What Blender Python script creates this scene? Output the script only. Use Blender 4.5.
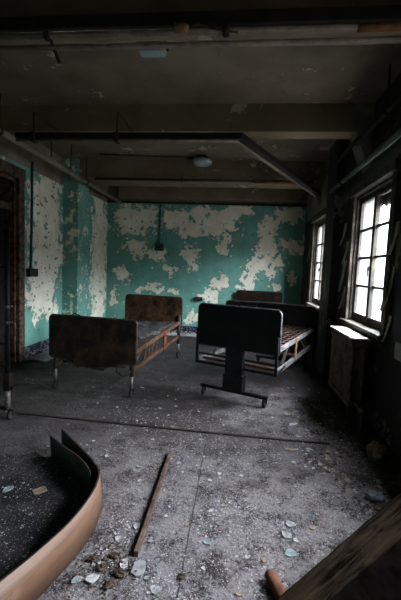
import bpy, bmesh, math, random
from mathutils import Vector, Matrix, noise

# ------------------------------------------------------------------ clear
for o in list(bpy.data.objects):
    bpy.data.objects.remove(o, do_unlink=True)
scn = bpy.context.scene
COL = scn.collection
random.seed(7)

# ------------------------------------------------------------------ camera
def vcam():
    f = 361.0
    dY = Vector((37.5, -29.0, f)).normalized()
    dX = Vector((3570.0, 175.0, -361.0))
    dX = (dX - dY * dX.dot(dY)).normalized()
    dZ = -dY.cross(dX)
    if dZ.y > 0:
        dZ = -dZ
    rows = (dX, dY, dZ)
    ax = [Vector((rows[0][i], rows[1][i], rows[2][i])) for i in range(3)]   # image right, down, forward
    r, u, b = ax[0], -ax[1], -ax[2]
    m = Matrix(((r.x, u.x, b.x, 0.0), (r.y, u.y, b.y, 0.0), (r.z, u.z, b.z, 1.5), (0, 0, 0, 1)))
    return m
cam_data = bpy.data.cameras.new('camera')
cam_data.sensor_fit = 'VERTICAL'
cam_data.sensor_height = 36.0
cam_data.lens = 36.0 * 361.0 / 600.0
cam_data.clip_start = 0.02
cam = bpy.data.objects.new('camera', cam_data)
COL.objects.link(cam)
cam.matrix_world = vcam()
scn.camera = cam

# ------------------------------------------------------------------ world, light, exposure
w = bpy.data.worlds.new('overcast_sky')
scn.world = w
w.use_nodes = True
wn = w.node_tree.nodes
wl = w.node_tree.links
wn.clear()
wo = wn.new('ShaderNodeOutputWorld')
wb = wn.new('ShaderNodeBackground')
wt = wn.new('ShaderNodeTexCoord')
ws = wn.new('ShaderNodeSeparateXYZ')
wr = wn.new('ShaderNodeValToRGB')
wr.color_ramp.elements[0].position = 0.47
wr.color_ramp.elements[0].color = (0.048, 0.046, 0.043, 1)
wr.color_ramp.elements[1].position = 0.50
wr.color_ramp.elements[1].color = (0.022, 0.022, 0.022, 1)
for ps_, cl_ in ((0.55, (0.04, 0.041, 0.042, 1)), (0.58, (0.20, 0.205, 0.21, 1)), (0.61, (0.55, 0.56, 0.57, 1)), (0.67, (0.95, 0.96, 0.965, 1)), (0.78, (1.0, 1.015, 1.03, 1)), (0.92, (1.15, 1.165, 1.18, 1))):
    el_ = wr.color_ramp.elements.new(ps_); el_.color = cl_
wm = wn.new('ShaderNodeMath'); wm.operation = 'MULTIPLY_ADD'
wm.inputs[1].default_value = 0.5; wm.inputs[2].default_value = 0.5
wl.new(wt.outputs['Generated'], ws.inputs[0])
wl.new(ws.outputs['Z'], wm.inputs[0])
wl.new(wm.outputs[0], wr.inputs[0])
wl.new(wr.outputs[0], wb.inputs['Color'])
wb.inputs['Strength'].default_value = 44.0
wl.new(wb.outputs[0], wo.inputs[0])

WINDOWS = [(3.60, 4.70), (6.12, 7.10), (1.05, 2.10)]    # openings in the right wall: y range
WIN_Z = (0.95, 2.46)
XW = 1.42                                                            # inner face of the right wall

def area(name, loc, rot, sx, sy, power, color, portal=False):
    d = bpy.data.lights.new(name, 'AREA')
    d.shape = 'RECTANGLE'; d.size = sx; d.size_y = sy
    d.energy = power; d.color = color
    if portal:
        d.cycles.is_portal = True
    o = bpy.data.objects.new(name, d)
    COL.objects.link(o)
    o.location = loc; o.rotation_euler = rot
    return o
for y0, y1 in WINDOWS:
    area('window_portal', (1.66, (y0 + y1) / 2, sum(WIN_Z) / 2), (0, math.pi / 2, 0), 1.5, 0.98, 1, (1, 1, 1), True)

scn.view_settings.view_transform = 'Standard'
scn.view_settings.look = 'None'
scn.view_settings.gamma = 1.0
scn.view_settings.use_curve_mapping = False
scn.view_settings.exposure = 1.35

# ------------------------------------------------------------------ node helpers
class G:
    def __init__(s, name):
        s.m = bpy.data.materials.new(name)
        s.m.use_nodes = True
        s.t = s.m.node_tree
        s.t.nodes.clear()
        s.out = s.t.nodes.new('ShaderNodeOutputMaterial')
        s.bsdf = s.t.nodes.new('ShaderNodeBsdfPrincipled')
        s.t.links.new(s.bsdf.outputs[0], s.out.inputs[0])
        s.tc = s.t.nodes.new('ShaderNodeTexCoord').outputs['Object']
    def n(s, kind, **kw):
        x = s.t.nodes.new(kind)
        for k, v in kw.items():
            setattr(x, k, v)
        return x
    def set(s, sock, v):
        if hasattr(v, 'is_linked') or isinstance(v, bpy.types.NodeSocket):
            s.t.links.new(v, sock)
        else:
            if isinstance(v, tuple) and len(v) == 3 and sock.type == 'RGBA':
                v = v + (1,)
            sock.default_value = v
    def noise(s, scale, detail=4.0, rough=0.55, vec=None, dist=0.0):
        x = s.n('ShaderNodeTexNoise')
        s.set(x.inputs['Vector'], vec or s.tc)
        x.inputs['Scale'].default_value = scale
        x.inputs['Detail'].default_value = detail
        x.inputs['Roughness'].default_value = rough
        x.inputs['Distortion'].default_value = dist
        return x.outputs['Fac']
    def voro(s, scale, feature='F1', out='Distance', vec=None):
        x = s.n('ShaderNodeTexVoronoi', feature=feature)
        s.set(x.inputs['Vector'], vec or s.tc)
        x.inputs['Scale'].default_value = scale
        return x.outputs[out]
    def stretch(s, sx, sy, sz):
        x = s.n('ShaderNodeMapping')
        s.set(x.inputs['Vector'], s.tc)
        x.inputs['Scale'].default_value = (sx, sy, sz)
        return x.outputs[0]
    def math(s, op, a, b=0.0, c=0.0):
        x = s.n('ShaderNodeMath', operation=op)
        s.set(x.inputs[0], a); s.set(x.inputs[1], b); s.set(x.inputs[2], c)
        return x.outputs[0]
    def step(s, v, a, b, lo=0.0, hi=1.0):
        x = s.n('ShaderNodeMapRange')
        s.set(x.inputs['Value'], v)
        x.inputs['From Min'].default_value = a; x.inputs['From Max'].default_value = b
        x.inputs['To Min'].default_value = lo; x.inputs['To Max'].default_value = hi
        return x.outputs[0]
    def mix(s, f, a, b):
        x = s.n('ShaderNodeMix', data_type='RGBA')
        s.set(x.inputs['Factor'], f); s.set(x.inputs['A'] if False else x.inputs[6], a); s.set(x.inputs[7], b)
        return x.outputs[2]
    def attr(s, name):
        x = s.n('ShaderNodeAttribute', attribute_name=name)
        return x.outputs['Fac']
    def sep(s):
        x = s.n('ShaderNodeSeparateXYZ'); s.set(x.inputs[0], s.tc)
        return x.outputs
    def bump(s, h, strength=0.5, dist=0.01):
        x = s.n('ShaderNodeBump')
        x.inputs['Strength'].default_value = strength
        x.inputs['Distance'].default_value = dist
        s.set(x.inputs['Height'], h)
        s.t.links.new(x.outputs[0], s.bsdf.inputs['Normal'])
    def fin(s, color, rough=0.7, metal=0.0, spec=0.3):
        s.set(s.bsdf.inputs['Base Color'], color)
        s.set(s.bsdf.inputs['Roughness'], rough)
        s.set(s.bsdf.inputs['Metallic'], metal)
        s.set(s.bsdf.inputs['Specular IOR Level'], spec)
        return s.m

def simple(name, c1, c2, scale=8.0, rough=0.7, metal=0.0, bump=0.15, lo=0.4, hi=0.62, vec=None, spec=0.14):
    g = G(name)
    v = g.stretch(*vec) if vec else None
    n1 = g.noise(scale, 6, 0.65, v)
    n2 = g.noise(scale * 5, 4, 0.6, v)
    f = g.math('ADD', n1, g.math('MULTIPLY', g.math('SUBTRACT', n2, 0.5), 0.35))
    col = g.mix(g.step(f, lo, hi), c1, c2)
    g.bump(f, bump, 0.006)
    return g.fin(col, rough, metal, spec)

TEAL, TEAL2 = (0.115, 0.300, 0.232), (0.190, 0.415, 0.335)
CREAM, CREAM2 = (0.88, 0.845, 0.69), (0.72, 0.67, 0.51)

def peel_mat(name, tA, tB, cA, cB, bias=0.0, use_attr=True, nscale=9.0, speck=True):
    g = G(name)
    nz = g.noise(nscale, 7, 0.62)
    nf = g.noise(nscale * 4.5, 4, 0.6)
    nd = g.noise(nscale * 0.45, 4, 0.6)
    f = g.math('ADD', g.math('MULTIPLY', g.math('SUBTRACT', nz, 0.5), 1.35), g.math('MULTIPLY', g.math('SUBTRACT', nf, 0.5), 0.7))
    f = g.math('ADD', f, g.math('MULTIPLY', g.math('SUBTRACT', nd, 0.5), 0.8 if use_attr else 1.7))
    if use_attr:
        f = g.math('ADD', f, g.attr('peel'))
    else:
        f = g.math('ADD', f, bias)
    mask = g.step(f, -0.02, 0.02)
    edge = g.math('SUBTRACT', g.step(f, -0.09, -0.03), mask)            # the lifted rim of the paint
    paint = g.mix(g.step(g.noise(2.2, 5, 0.6), 0.35, 0.68), tA, tB)
    plaster = g.mix(g.step(g.noise(3.5, 6, 0.65), 0.38, 0.66), cA, cB)
    col = g.mix(mask, paint, plaster)
    if speck:
        sp = g.math('MULTIPLY', g.step(g.noise(26, 3, 0.6), 0.66, 0.70), g.step(g.noise(3.0, 2, 0.5), 0.5, 0.62))
        col = g.mix(g.math('MULTIPLY', sp, 0.75), col, (0.05, 0.07, 0.055))
    h = g.math('ADD', g.math('MULTIPLY', g.math('SUBTRACT', 1.0, mask), 0.8), g.math('MULTIPLY', edge, 0.7))
    h = g.math('ADD', h, g.math('MULTIPLY', g.noise(38, 4, 0.7), 0.55))
    g.bump(h, 0.8, 0.008)
    return g.fin(col, 0.62, 0, 0.3)

M = {}
M['wall'] = peel_mat('peeling_teal_paint', TEAL, TEAL2, CREAM, CREAM2)
M['pilaster'] = peel_mat('peeling_teal_column', TEAL, TEAL2, CREAM, CREAM2, bias=-0.16, use_attr=False)
M['window_wall'] = peel_mat('peeling_shaded_paint', (0.012, 0.010, 0.008), (0.026, 0.022, 0.016), (0.26, 0.22, 0.16), (0.09, 0.077, 0.055), bias=-0.26, use_attr=False, nscale=5.0)  # wall stands against the window light; its shade is put into the colour
M['ceiling'] = peel_mat('peeling_ceiling', (0.120, 0.092, 0.060), (0.20, 0.160, 0.110), (0.50, 0.43, 0.33), (0.30, 0.25, 0.18), bias=-0.30, use_attr=False, nscale=4.0)
M['beam'] = peel_mat('peeling_beam', (0.150, 0.110, 0.066), (0.23, 0.175, 0.11), (0.50, 0.43, 0.33), (0.32, 0.26, 0.19), bias=-0.32, use_attr=False, nscale=4.5)
M['upper'] = simple('bare_plaster', (0.14, 0.12, 0.085), (0.24, 0.21, 0.155), 2.5)
M['baseboard'] = simple('flaking_baseboard', (0.018, 0.022, 0.028), (0.20, 0.22, 0.24), 16, lo=0.5, hi=0.64)
M['casing'] = simple('flaking_brown_casing', (0.028, 0.019, 0.012), (0.13, 0.09, 0.062), 14, lo=0.42, hi=0.6, bump=0.6)
M['sash'] = simple('weathered_sash', (0.03, 0.027, 0.021), (0.07, 0.06, 0.048), 10)
M['window_casing'] = simple('weathered_window_trim', (0.030, 0.026, 0.020), (0.10, 0.088, 0.068), 9, lo=0.4, hi=0.6, bump=0.4)
M['rust_trim'] = simple('rusty_trim', (0.10, 0.035, 0.012), (0.26, 0.11, 0.04), 9)
M['dark'] = simple('dark_door_wood', (0.014, 0.011, 0.008), (0.03, 0.022, 0.016), 7, 0.6)
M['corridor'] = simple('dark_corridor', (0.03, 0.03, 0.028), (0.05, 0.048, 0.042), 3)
M['board'] = simple('stained_bed_board', (0.006, 0.004, 0.003), (0.040, 0.021, 0.010), 4.5, 0.5, lo=0.44, hi=0.72)
M['board_head'] = simple('rust_mottled_board', (0.012, 0.006, 0.004), (0.095, 0.050, 0.022), 5.0, 0.55, lo=0.36, hi=0.66)
M['black_board'] = simple('sooty_bed_board', (0.003, 0.0025, 0.0025), (0.007, 0.0055, 0.0055), 4, 0.45)
M['black'] = simple('black_enamel', (0.004, 0.004, 0.004), (0.010, 0.009, 0.009), 12, 0.5)
M['trim_metal'] = simple('dull_bright_edge', (0.06, 0.06, 0.063), (0.20, 0.20, 0.21), 14, 0.45, 0.6)
M['dark_trim'] = simple('dark_edge', (0.02, 0.016, 0.013), (0.06, 0.045, 0.035), 20, 0.45, 0.3)
M['rust'] = simple('rusty_rail', (0.032, 0.015, 0.009), (0.095, 0.050, 0.027), 13, 0.75, 0.0, 0.3, lo=0.35, hi=0.62)
M['orange'] = simple('orange_primer', (0.14, 0.038, 0.014), (0.09, 0.029, 0.013), 12, 0.7)
M['ochre'] = simple('ochre_bracket', (0.22, 0.135, 0.062), (0.13, 0.075, 0.032), 14, 0.6)
M['steel'] = simple('worn_pale_rail', (0.04, 0.037, 0.036), (0.20, 0.192, 0.185), 10, 0.45, 0.2, lo=0.36, hi=0.6)
M['leg'] = simple('worn_tube', (0.07, 0.055, 0.045), (0.20, 0.18, 0.16), 14, 0.5, 0.3)
M['chrome'] = simple('dull_chrome', (0.34, 0.35, 0.37), (0.55, 0.56, 0.58), 18, 0.3, 0.7)
M['rubber'] = simple('perished_rubber', (0.012, 0.012, 0.012), (0.03, 0.03, 0.03), 20, 0.8)
M['spring'] = simple('rusted_springs', (0.040, 0.020, 0.013), (0.13, 0.080, 0.060), 18, 0.55, 0.3)
M['ticking'] = simple('filthy_ticking', (0.010, 0.009, 0.009), (0.075, 0.070, 0.066), 11, 0.9, 0, 0.8, lo=0.42, hi=0.62)
M['radiator'] = simple('flaking_radiator', (0.06, 0.046, 0.030), (0.15, 0.115, 0.080), 8, 0.6)
M['radiator_lit_top'] = simple('flaking_lit_top', (0.09, 0.075, 0.062), (0.50, 0.46, 0.43), 12, 0.7)  # window light on the radiator tops put into a paler colour
M['pipe'] = simple('painted_pipe', (0.18, 0.15, 0.11), (0.28, 0.24, 0.18), 6, 0.5)
M['green_pipe'] = simple('pale_green_pipe', (0.07, 0.09, 0.082), (0.12, 0.15, 0.135), 6, 0.5)
M['black_pipe'] = simple('blackened_rail', (0.010, 0.009, 0.008), (0.022, 0.018, 0.015), 8, 0.6)
M['rail_lip'] = simple('pale_rail_lip', (0.13, 0.10, 0.075), (0.21, 0.17, 0.13), 5, 0.45)
M['rust_pipe'] = simple('red_rust_pipe', (0.085, 0.030, 0.014), (0.17, 0.085, 0.03), 7, 0.6)
M['conduit'] = simple('green_conduit', (0.020, 0.070, 0.055), (0.035, 0.10, 0.08), 10, 0.6)
M['iron'] = simple('dark_iron', (0.012, 0.011, 0.010), (0.04, 0.03, 0.022), 14, 0.6)
M['lath'] = simple('brown_lath', (0.050, 0.030, 0.021), (0.12, 0.085, 0.066), 12, 0.8)
M['rusty_stub'] = simple('brown_rust_pipe', (0.085, 0.034, 0.020), (0.16, 0.070, 0.042), 10, 0.8)
M['chip_white'] = simple('pale_chip', (0.25, 0.245, 0.24), (0.42, 0.415, 0.41), 25, 0.8)
M['chip_grey'] = simple('grey_chip', (0.15, 0.15, 0.15), (0.25, 0.25, 0.25), 25, 0.8)
M['chip_green'] = simple('blue_green_chip', (0.12, 0.155, 0.15), (0.21, 0.235, 0.23), 25, 0.8)
M['chip_tan'] = simple('tan_chip', (0.16, 0.12, 0.085), (0.27, 0.215, 0.165), 25, 0.8)
M['rubble'] = simple('brown_rubble', (0.028, 0.019, 0.013), (0.085, 0.062, 0.044), 18, 0.9, 0, 0.8)
M['heap'] = simple('fallen_plaster', (0.30, 0.29, 0.285), (0.60, 0.59, 0.58), 5, 0.9)
M['crumb'] = simple('plaster_crumbs', (0.17, 0.158, 0.152), (0.40, 0.38, 0.37), 3.5, 0.9)
M['block'] = simple('slate_block', (0.10, 0.115, 0.13), (0.17, 0.19, 0.21), 14, 0.8)
M['paper'] = simple('yellowed_lump', (0.20, 0.145, 0.07), (0.28, 0.25, 0.20), 9, 0.9)
M['plate'] = simple('pale_plate', (0.34, 0.32, 0.29), (0.46, 0.44, 0.40), 14, 0.6)
M['flake'] = simple('hanging_flake', (0.40, 0.34, 0.26), (0.60, 0.53, 0.42), 8, 0.8)

def veneer_mat():
    g = G('tan_veneer')
    v = g.stretch(3, 3, 40)
    n1 = g.noise(1.2, 6, 0.6, v, 0.4)
    col = g.mix(g.step(n1, 0.3, 0.7), (0.150, 0.081, 0.047), (0.100, 0.053, 0.030))
    st = g.step(g.noise(6, 5, 0.6), 0.62, 0.72)
    col = g.mix(g.math('MULTIPLY', st, 0.4), col, (0.26, 0.17, 0.12))
    g.bump(n1, 0.12, 0.003)
    return g.fin(col, 0.5)
M['veneer'] = veneer_mat()
def timber_mat():
    g = G('weathered_timber')
    v = g.stretch(1.6, 34, 34)
    n1 = g.noise(1.3, 8, 0.7, v, 0.6)
    n2 = g.noise(3.0, 5, 0.6)
    col = g.mix(g.step(n1, 0.42, 0.6), (0.0015, 0.001, 0.0008), (0.015, 0.011, 0.0075))
    col = g.mix(g.step(n2, 0.5, 0.7, 0, 0.6), col, (0.016, 0.011, 0.007))
    g.bump(n1, 1.0, 0.02)
    return g.fin(col, 1.0, 0, 0.0)
M['timber'] = timber_mat()
M['timber_shade'] = simple('shaded_wood', (0.0010, 0.0008, 0.0007), (0.0024, 0.0019, 0.0016), 9, 1.0, spec=0.0)  # shade on the timber's lower side, put into a near-black colour
M['strip_dark'] = simple('dark_brown_ply', (0.020, 0.015, 0.011), (0.075, 0.055, 0.030), 6, 0.6, lo=0.5, hi=0.75)  # darker brown than the outer veneer

def floor_mat():
    g = G('debris_floor')
    xyz = g.sep()
    big = g.noise(1.1, 5, 0.6)
    med = g.noise(5.0, 6, 0.65)
    fine = g.noise(45, 5, 0.75)
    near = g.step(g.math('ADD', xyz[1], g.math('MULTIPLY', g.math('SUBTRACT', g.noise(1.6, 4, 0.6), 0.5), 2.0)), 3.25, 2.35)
    near = g.math('MULTIPLY', near, g.step(g.math('ADD', xyz[0], g.math('MULTIPLY', g.math('SUBTRACT', g.noise(2.3, 4, 0.6), 0.5), 1.2)), -1.5, -0.6, 0.25, 1.0))  # shade towards the left wall painted in as a thinner layer
    scuff = g.noise(2.2, 6, 0.65, g.stretch(0.7, 3.2, 1))
    base = g.mix(g.step(big, 0.36, 0.64), (0.012, 0.009, 0.0075), (0.030, 0.0235, 0.021))
    base = g.mix(g.step(scuff, 0.52, 0.66, 0, 0.65), base, (0.066, 0.056, 0.052))
    base = g.mix(g.step(med, 0.50, 0.66, 0, 0.75), base, (0.018, 0.012, 0.009))
    base = g.mix(g.step(g.noise(1.7, 3, 0.6), 0.64, 0.74, 0, 0.6), base, (0.060, 0.020, 0.012))
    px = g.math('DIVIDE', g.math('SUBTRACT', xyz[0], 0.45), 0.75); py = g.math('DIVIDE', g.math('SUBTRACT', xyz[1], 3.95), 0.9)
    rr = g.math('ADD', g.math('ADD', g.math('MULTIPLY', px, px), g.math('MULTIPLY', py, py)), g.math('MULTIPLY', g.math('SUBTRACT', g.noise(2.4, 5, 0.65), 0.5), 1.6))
    near = g.math('MAXIMUM', near, g.step(rr, 1.0, 0.2, 0.0, 0.75))  # pool of window light painted in as a paler patch
    # plaster dusting thick before the floor strip and thinner behind, plus painted light and shade
    dust_light = g.math('MULTIPLY', g.step(g.math('ADD', g.math('MULTIPLY', med, 0.6), g.math('MULTIPLY', fine, 0.5)), 0.47, 0.60), g.step(near, 0, 1, 0.14, 0.80))
    col = g.mix(dust_light, base, (0.225, 0.202, 0.200))
    # crumbs
    nv = g.n('ShaderNodeTexNoise'); nv.inputs['Scale'].default_value = 60; nv.inputs['Detail'].default_value = 3; g.set(nv.inputs['Vector'], g.tc)
    wv = g.n('ShaderNodeVectorMath', operation='MULTIPLY_ADD'); g.set(wv.inputs[0], nv.outputs['Color']); wv.inputs[1].default_value = (0.03, 0.03, 0.03); g.set(wv.inputs[2], g.tc)
    for sc, th, seed in ((75, 0.18, 0.0), (150, 0.24, 3.1)):
        mp = g.n('ShaderNodeMapping'); g.set(mp.inputs['Vector'], wv.outputs[0]); mp.inputs['Location'].default_value = (seed, seed * 1.7, 0)
        d = g.voro(sc, 'F1', 'Distance', mp.outputs[0])
        c = g.n('ShaderNodeSeparateColor'); g.set(c.inputs[0], g.voro(sc, 'F1', 'Color', mp.outputs[0]))
        keep = g.step(c.outputs[0], 0.50, 0.52)
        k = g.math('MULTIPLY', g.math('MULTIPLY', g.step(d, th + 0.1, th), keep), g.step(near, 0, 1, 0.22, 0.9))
        col = g.mix(k, col, g.mix(c.outputs[1], (0.23, 0.215, 0.21), (0.45, 0.43, 0.425)))
    col = g.mix(g.step(g.noise(30, 4, 0.7), 0.58, 0.68, 0, 0.75), col, (0.035, 0.027, 0.022))
    # dirt in the joints: one across the room behind the strip, one running away from the lath
    for ax, pos, wd in ((1, 5.10, 0.012), (1, 5.75, 0.006), (0, -0.205, 0.006)):
        wob = g.math('MULTIPLY', g.math('SUBTRACT', g.noise(5, 3, 0.6), 0.5), 0.02)
        dd = g.math('ABSOLUTE', g.math('SUBTRACT', g.math('ADD', xyz[ax], wob), pos))
        col = g.mix(g.step(dd, wd, wd * 0.4, 0, 0.8), col, (0.02, 0.018, 0.018))
    g.bump(g.math('ADD', g.math('MULTIPLY', fine, 0.9), med), 1.0, 0.022)
    return g.fin(col, g.step(near, 0, 1, 0.55, 0.85), 0, 0.12)
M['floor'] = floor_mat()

def pane_mat():
    g = G('dirty_glass')
    t = g.t
    v = g.stretch(1, 9, 1.3)
    n1 = g.noise(2.2, 6, 0.6, v)
    n2 = g.noise(7, 4, 0.6)
    film = g.mix(g.step(n1, 0.4, 0.64), (0.96, 0.97, 0.98), (0.62, 0.68, 0.80))
    film = g.mix(g.step(n2, 0.66, 0.74, 0, 0.7), film, (0.40, 0.36, 0.32))
    tr = g.n('ShaderNodeBsdfTransparent'); g.set(tr.inputs[0], film)
    tl = g.n('ShaderNodeBsdfTranslucent'); g.set(tl.inputs[0], (0.86, 0.88, 0.90, 1))
    mx = g.n('ShaderNodeMixShader'); mx.inputs[0].default_value = 0.02
    t.links.new(tr.outputs[0], mx.inputs[1]); t.links.new(tl.outputs[0], mx.inputs[2])
    t.links.new(mx.outputs[0], g.out.inputs[0])
    return g.m
M['pane'] = pane_mat()
def lampglass():
    g = G('grimy_lamp_glass')
    return g.fin(g.mix(g.noise(9, 4), (0.20, 0.26, 0.25), (0.34, 0.38, 0.37)), 0.18, 0, 0.6)
M['lampglass'] = lampglass()

# ------------------------------------------------------------------ mesh helpers
class MB:
    def __init__(s):
        s.bm = bmesh.new()
    def box(s, c, d, rot=None, bevel=0.0):
        r = bmesh.ops.create_cube(s.bm, size=1.0)
        vs = r['verts']
        for v in vs:
            v.co = Vector((v.co.x * d[0], v.co.y * d[1], v.co.z * d[2]))
        if bevel > 0:
            es = list({e for v in vs for e in v.link_edges})
            rr = bmesh.ops.bevel(s.bm, geom=es, offset=bevel, segments=2, affect='EDGES', profile=0.6)
            vs = list({v for v in rr['verts']} | {v for v in vs if v.is_valid})
        m = rot.to_4x4() if rot else Matrix.Identity(4)
        for v in vs:
            v.co = (m @ v.co) + Vector(c)
        return s
    def bar(s, p, q, wd, ht, bevel=0.0, up=(0, 0, 1)):
        p, q = Vector(p), Vector(q)
        d = q - p
        y = d.normalized()
        u = Vector(up)
        if abs(y.dot(u)) > 0.98:
            u = Vector((1, 0, 0))
        x = y.cross(u).normalized(); z = x.cross(y)
        r = Matrix((x, y, z)).transposed()
        return s.box((p + q) / 2, (wd, d.length, ht), r, bevel)
    def tube(s, pts, r, n=10, cap=True):
        pts = [Vector(p) for p in pts]
        rad = r if isinstance(r, (list, tuple)) else [r] * len(pts)
        rings = []
        prev = None
        for i, p in enumerate(pts):
            if i == 0: t = pts[1] - p
            elif i == len(pts) - 1: t = p - pts[i - 1]
            else: t = (pts[i + 1] - p).normalized() + (p - pts[i - 1]).normalized()
            t.normalize()
            if prev is None:
                u = Vector((0, 0, 1)) if abs(t.z) < 0.9 else Vector((1, 0, 0))
                a = t.cross(u).normalized()
            else:
                a = (prev - t * prev.dot(t)).normalized()
            prev = a
            b = t.cross(a)
            rings.append([s.bm.verts.new(p + (a * math.cos(k * 2 * math.pi / n) + b * math.sin(k * 2 * math.pi / n)) * rad[i]) for k in range(n)])
        for i in range(len(rings) - 1):
            for k in range(n):
                f = s.bm.faces.new((rings[i][k], rings[i][(k + 1) % n], rings[i + 1][(k + 1) % n], rings[i + 1][k]))
                f.smooth = True
        if cap:
            s.bm.faces.new(list(reversed(rings[0]))); s.bm.faces.new(rings[-1])
        return s
    def lathe(s, prof, c=(0, 0, 0), n=20, axis='Z'):
        rings = []
        for r, h in prof:
            ring = []
            for k in range(n):
                a = 2 * math.pi * k / n
                if axis == 'Z': p = (r * math.cos(a), r * math.sin(a), h)
                elif axis == 'X': p = (h, r * math.cos(a), r * math.sin(a))
                else: p = (r * math.sin(a), h, r * math.cos(a))
                ring.append(s.bm.verts.new(Vector(p) + Vector(c)))
            rings.append(ring)
        for i in range(len(rings) - 1):
            for k in range(n):
                f = s.bm.faces.new((rings[i][k], rings[i][(k + 1) % n], rings[i + 1][(k + 1) % n], rings[i + 1][k]))
                f.smooth = True
        s.bm.faces.new(list(reversed(rings[0]))); s.bm.faces.new(rings[-1])
        return s
    def prism(s, poly, axis, a, b):
        def P(u, v, t):
            return (u, t, v) if axis == 'Y' else ((t, u, v) if axis == 'X' else (u, v, t))
        lo = [s.bm.verts.new(P(u, v, a)) for u, v in poly]
        hi = [s.bm.verts.new(P(u, v, b)) for u, v in poly]
        n = len(poly)
        s.bm.faces.new(list(reversed(lo))); s.bm.faces.new(hi)
        for i in range(n):
            s.bm.faces.new((lo[i], lo[(i + 1) % n], hi[(i + 1) % n], hi[i]))
        return s
    def build(s, name, mat, parent=None, kind=None, mats=None):
        bmesh.ops.recalc_face_normals(s.bm, faces=s.bm.faces[:])
        me = bpy.data.meshes.new(name)
        s.bm.to_mesh(me); s.bm.free()
        me.materials.append(mat)
        o = bpy.data.objects.new(name, me)
        COL.objects.link(o)
        if parent: o.parent = parent
        if kind: o['kind'] = kind
        return o

def tag(o, label, cat, group=None, kind=None):
    o['label'] = label; o['category'] = cat
    if group: o['group'] = group
    if kind: o['kind'] = kind
    return o
def thing(name, label, cat, loc=(0, 0, 0), rz=0.0, group=None):
    o = bpy.data.objects.new(name, None)
    o.empty_display_size = 0.1
    COL.objects.link(o)
    o.location = loc; o.rotation_euler = (0, 0, rz)
    return tag(o, label, cat, group)

# ------------------------------------------------------------------ the setting
ZC, ZB = 3.41, 3.10            # ceiling, underside of the beams
Y0, Y1 = -2.2, 8.20
XL, XF = -3.25, -3.05          # left wall, and the stretch of it beyond the pilaster

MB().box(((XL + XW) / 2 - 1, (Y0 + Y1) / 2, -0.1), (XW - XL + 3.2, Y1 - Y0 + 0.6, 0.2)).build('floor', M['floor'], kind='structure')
MB().box(((XL + XW) / 2, (Y0 + Y1) / 2, ZC + 0.1), (XW - XL + 0.6, Y1 - Y0 + 0.6, 0.2)).build('ceiling', M['ceiling'], kind='structure')

BACK = [(-2.38,2.57,0.5,0.28),(-2.44,1.91,0.25,0.14),(-1.87,1.84,0.2,0.11),(-1.43,2.66,0.32,0.2),(-1.13,2.42,0.32,0.16),(-0.94,2.79,0.2,0.16),(-1.12,1.71,0.18,0.23),(-1.53,1.46,0.09,0.09),(-2.71,1.34,0.11,0.18),(-2.25,0.99,0.11,0.09),(-1.94,1.05,0.09,0.07),(-1.77,0.97,0.09,0.09),(-2.91,0.7,0.09,0.18),(-1.49,0.96,0.09,0.07),(-0.74,0.85,0.14,0.14),(-1.0,0.38,0.09,0.11),(-0.54,2.57,0.45,0.25),(-0.02,2.81,0.3,0.14),(-0.34,2.11,0.11,0.2),(0.63,2.21,0.18,0.5),(0.44,1.65,0.23,0.25),(1.05,2.79,0.32,0.16),(1.18,2.08,0.25,0.14),(0.94,1.65,0.11,0.11),(0.71,1.48,0.11,0.14),(0.22,1.22,0.16,0.18),(-0.39,1.21,0.16,0.18),(-0.65,0.9,0.2,0.14),(0.88,1.18,0.14,0.11),(1.23,1.33,0.09,0.09)]
def blobs(u, v, lst):
    best = -0.42
    for a, b, ra, rb in lst:
        q = math.sqrt(((u - a) / ra) ** 2 + ((v - b) / rb) ** 2)
        best = max(best, min(0.30, 0.62 * (1.12 - q)) if q < 1.12 else -0.42 * min(1, (q - 1.12) * 1.3))
    return best
def wob(u, v, s=1.0):
    return noise.fractal(Vector((u * 3 * s, v * 3 * s, 2.7)), 1.0, 2.0, 4)

def grid_wall(name, corner, du, dv, nu, nv, fn, mat, thick):
    bm = bmesh.new()
    c, U, V = Vector(corner), Vector(du), Vector(dv)
    N = Vector(thick)
    vs = [[bm.verts.new(c + U * (i / nu) + V * (j / nv)) for i in range(nu + 1)] for j in range(nv + 1)]
    for j in range(nv):
        for i in range(nu):
            bm.faces.new((vs[j][i], vs[j][i + 1], vs[j + 1][i + 1], vs[j + 1][i]))
    # back and sides, so the wall is a solid
    b = [bm.verts.new(c + N), bm.verts.new(c + U + N), bm.verts.new(c + U + V + N), bm.verts.new(c + V + N)]
    bm.faces.new((b[3], b[2], b[1], b[0]))
    bm.faces.new([b[0], b[1]] + list(reversed(vs[0])))
    bm.faces.new([b[2], b[3]] + vs[nv])
    bm.faces.new([b[3], b[0]] + [vs[j][0] for j in range(nv + 1)])
    bm.faces.new([b[1], b[2]] + [vs[j][nu] for j in range(nv, -1, -1)])
    bmesh.ops.recalc_face_normals(bm, faces=bm.faces[:])
    me = bpy.data.meshes.new(name)
    bm.verts.index_update()
    co = [v.co.copy() for v in bm.verts]
    bm.to_mesh(me); bm.free()
    a = me.attributes.new('peel', 'FLOAT', 'POINT')
    for i, p in enumerate(co):
        a.data[i].value = fn(p)
    me.materials.append(mat)
    o = bpy.data.objects.new(name, me)
    COL.objects.link(o)
    o['kind'] = 'structure'
    return o

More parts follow.
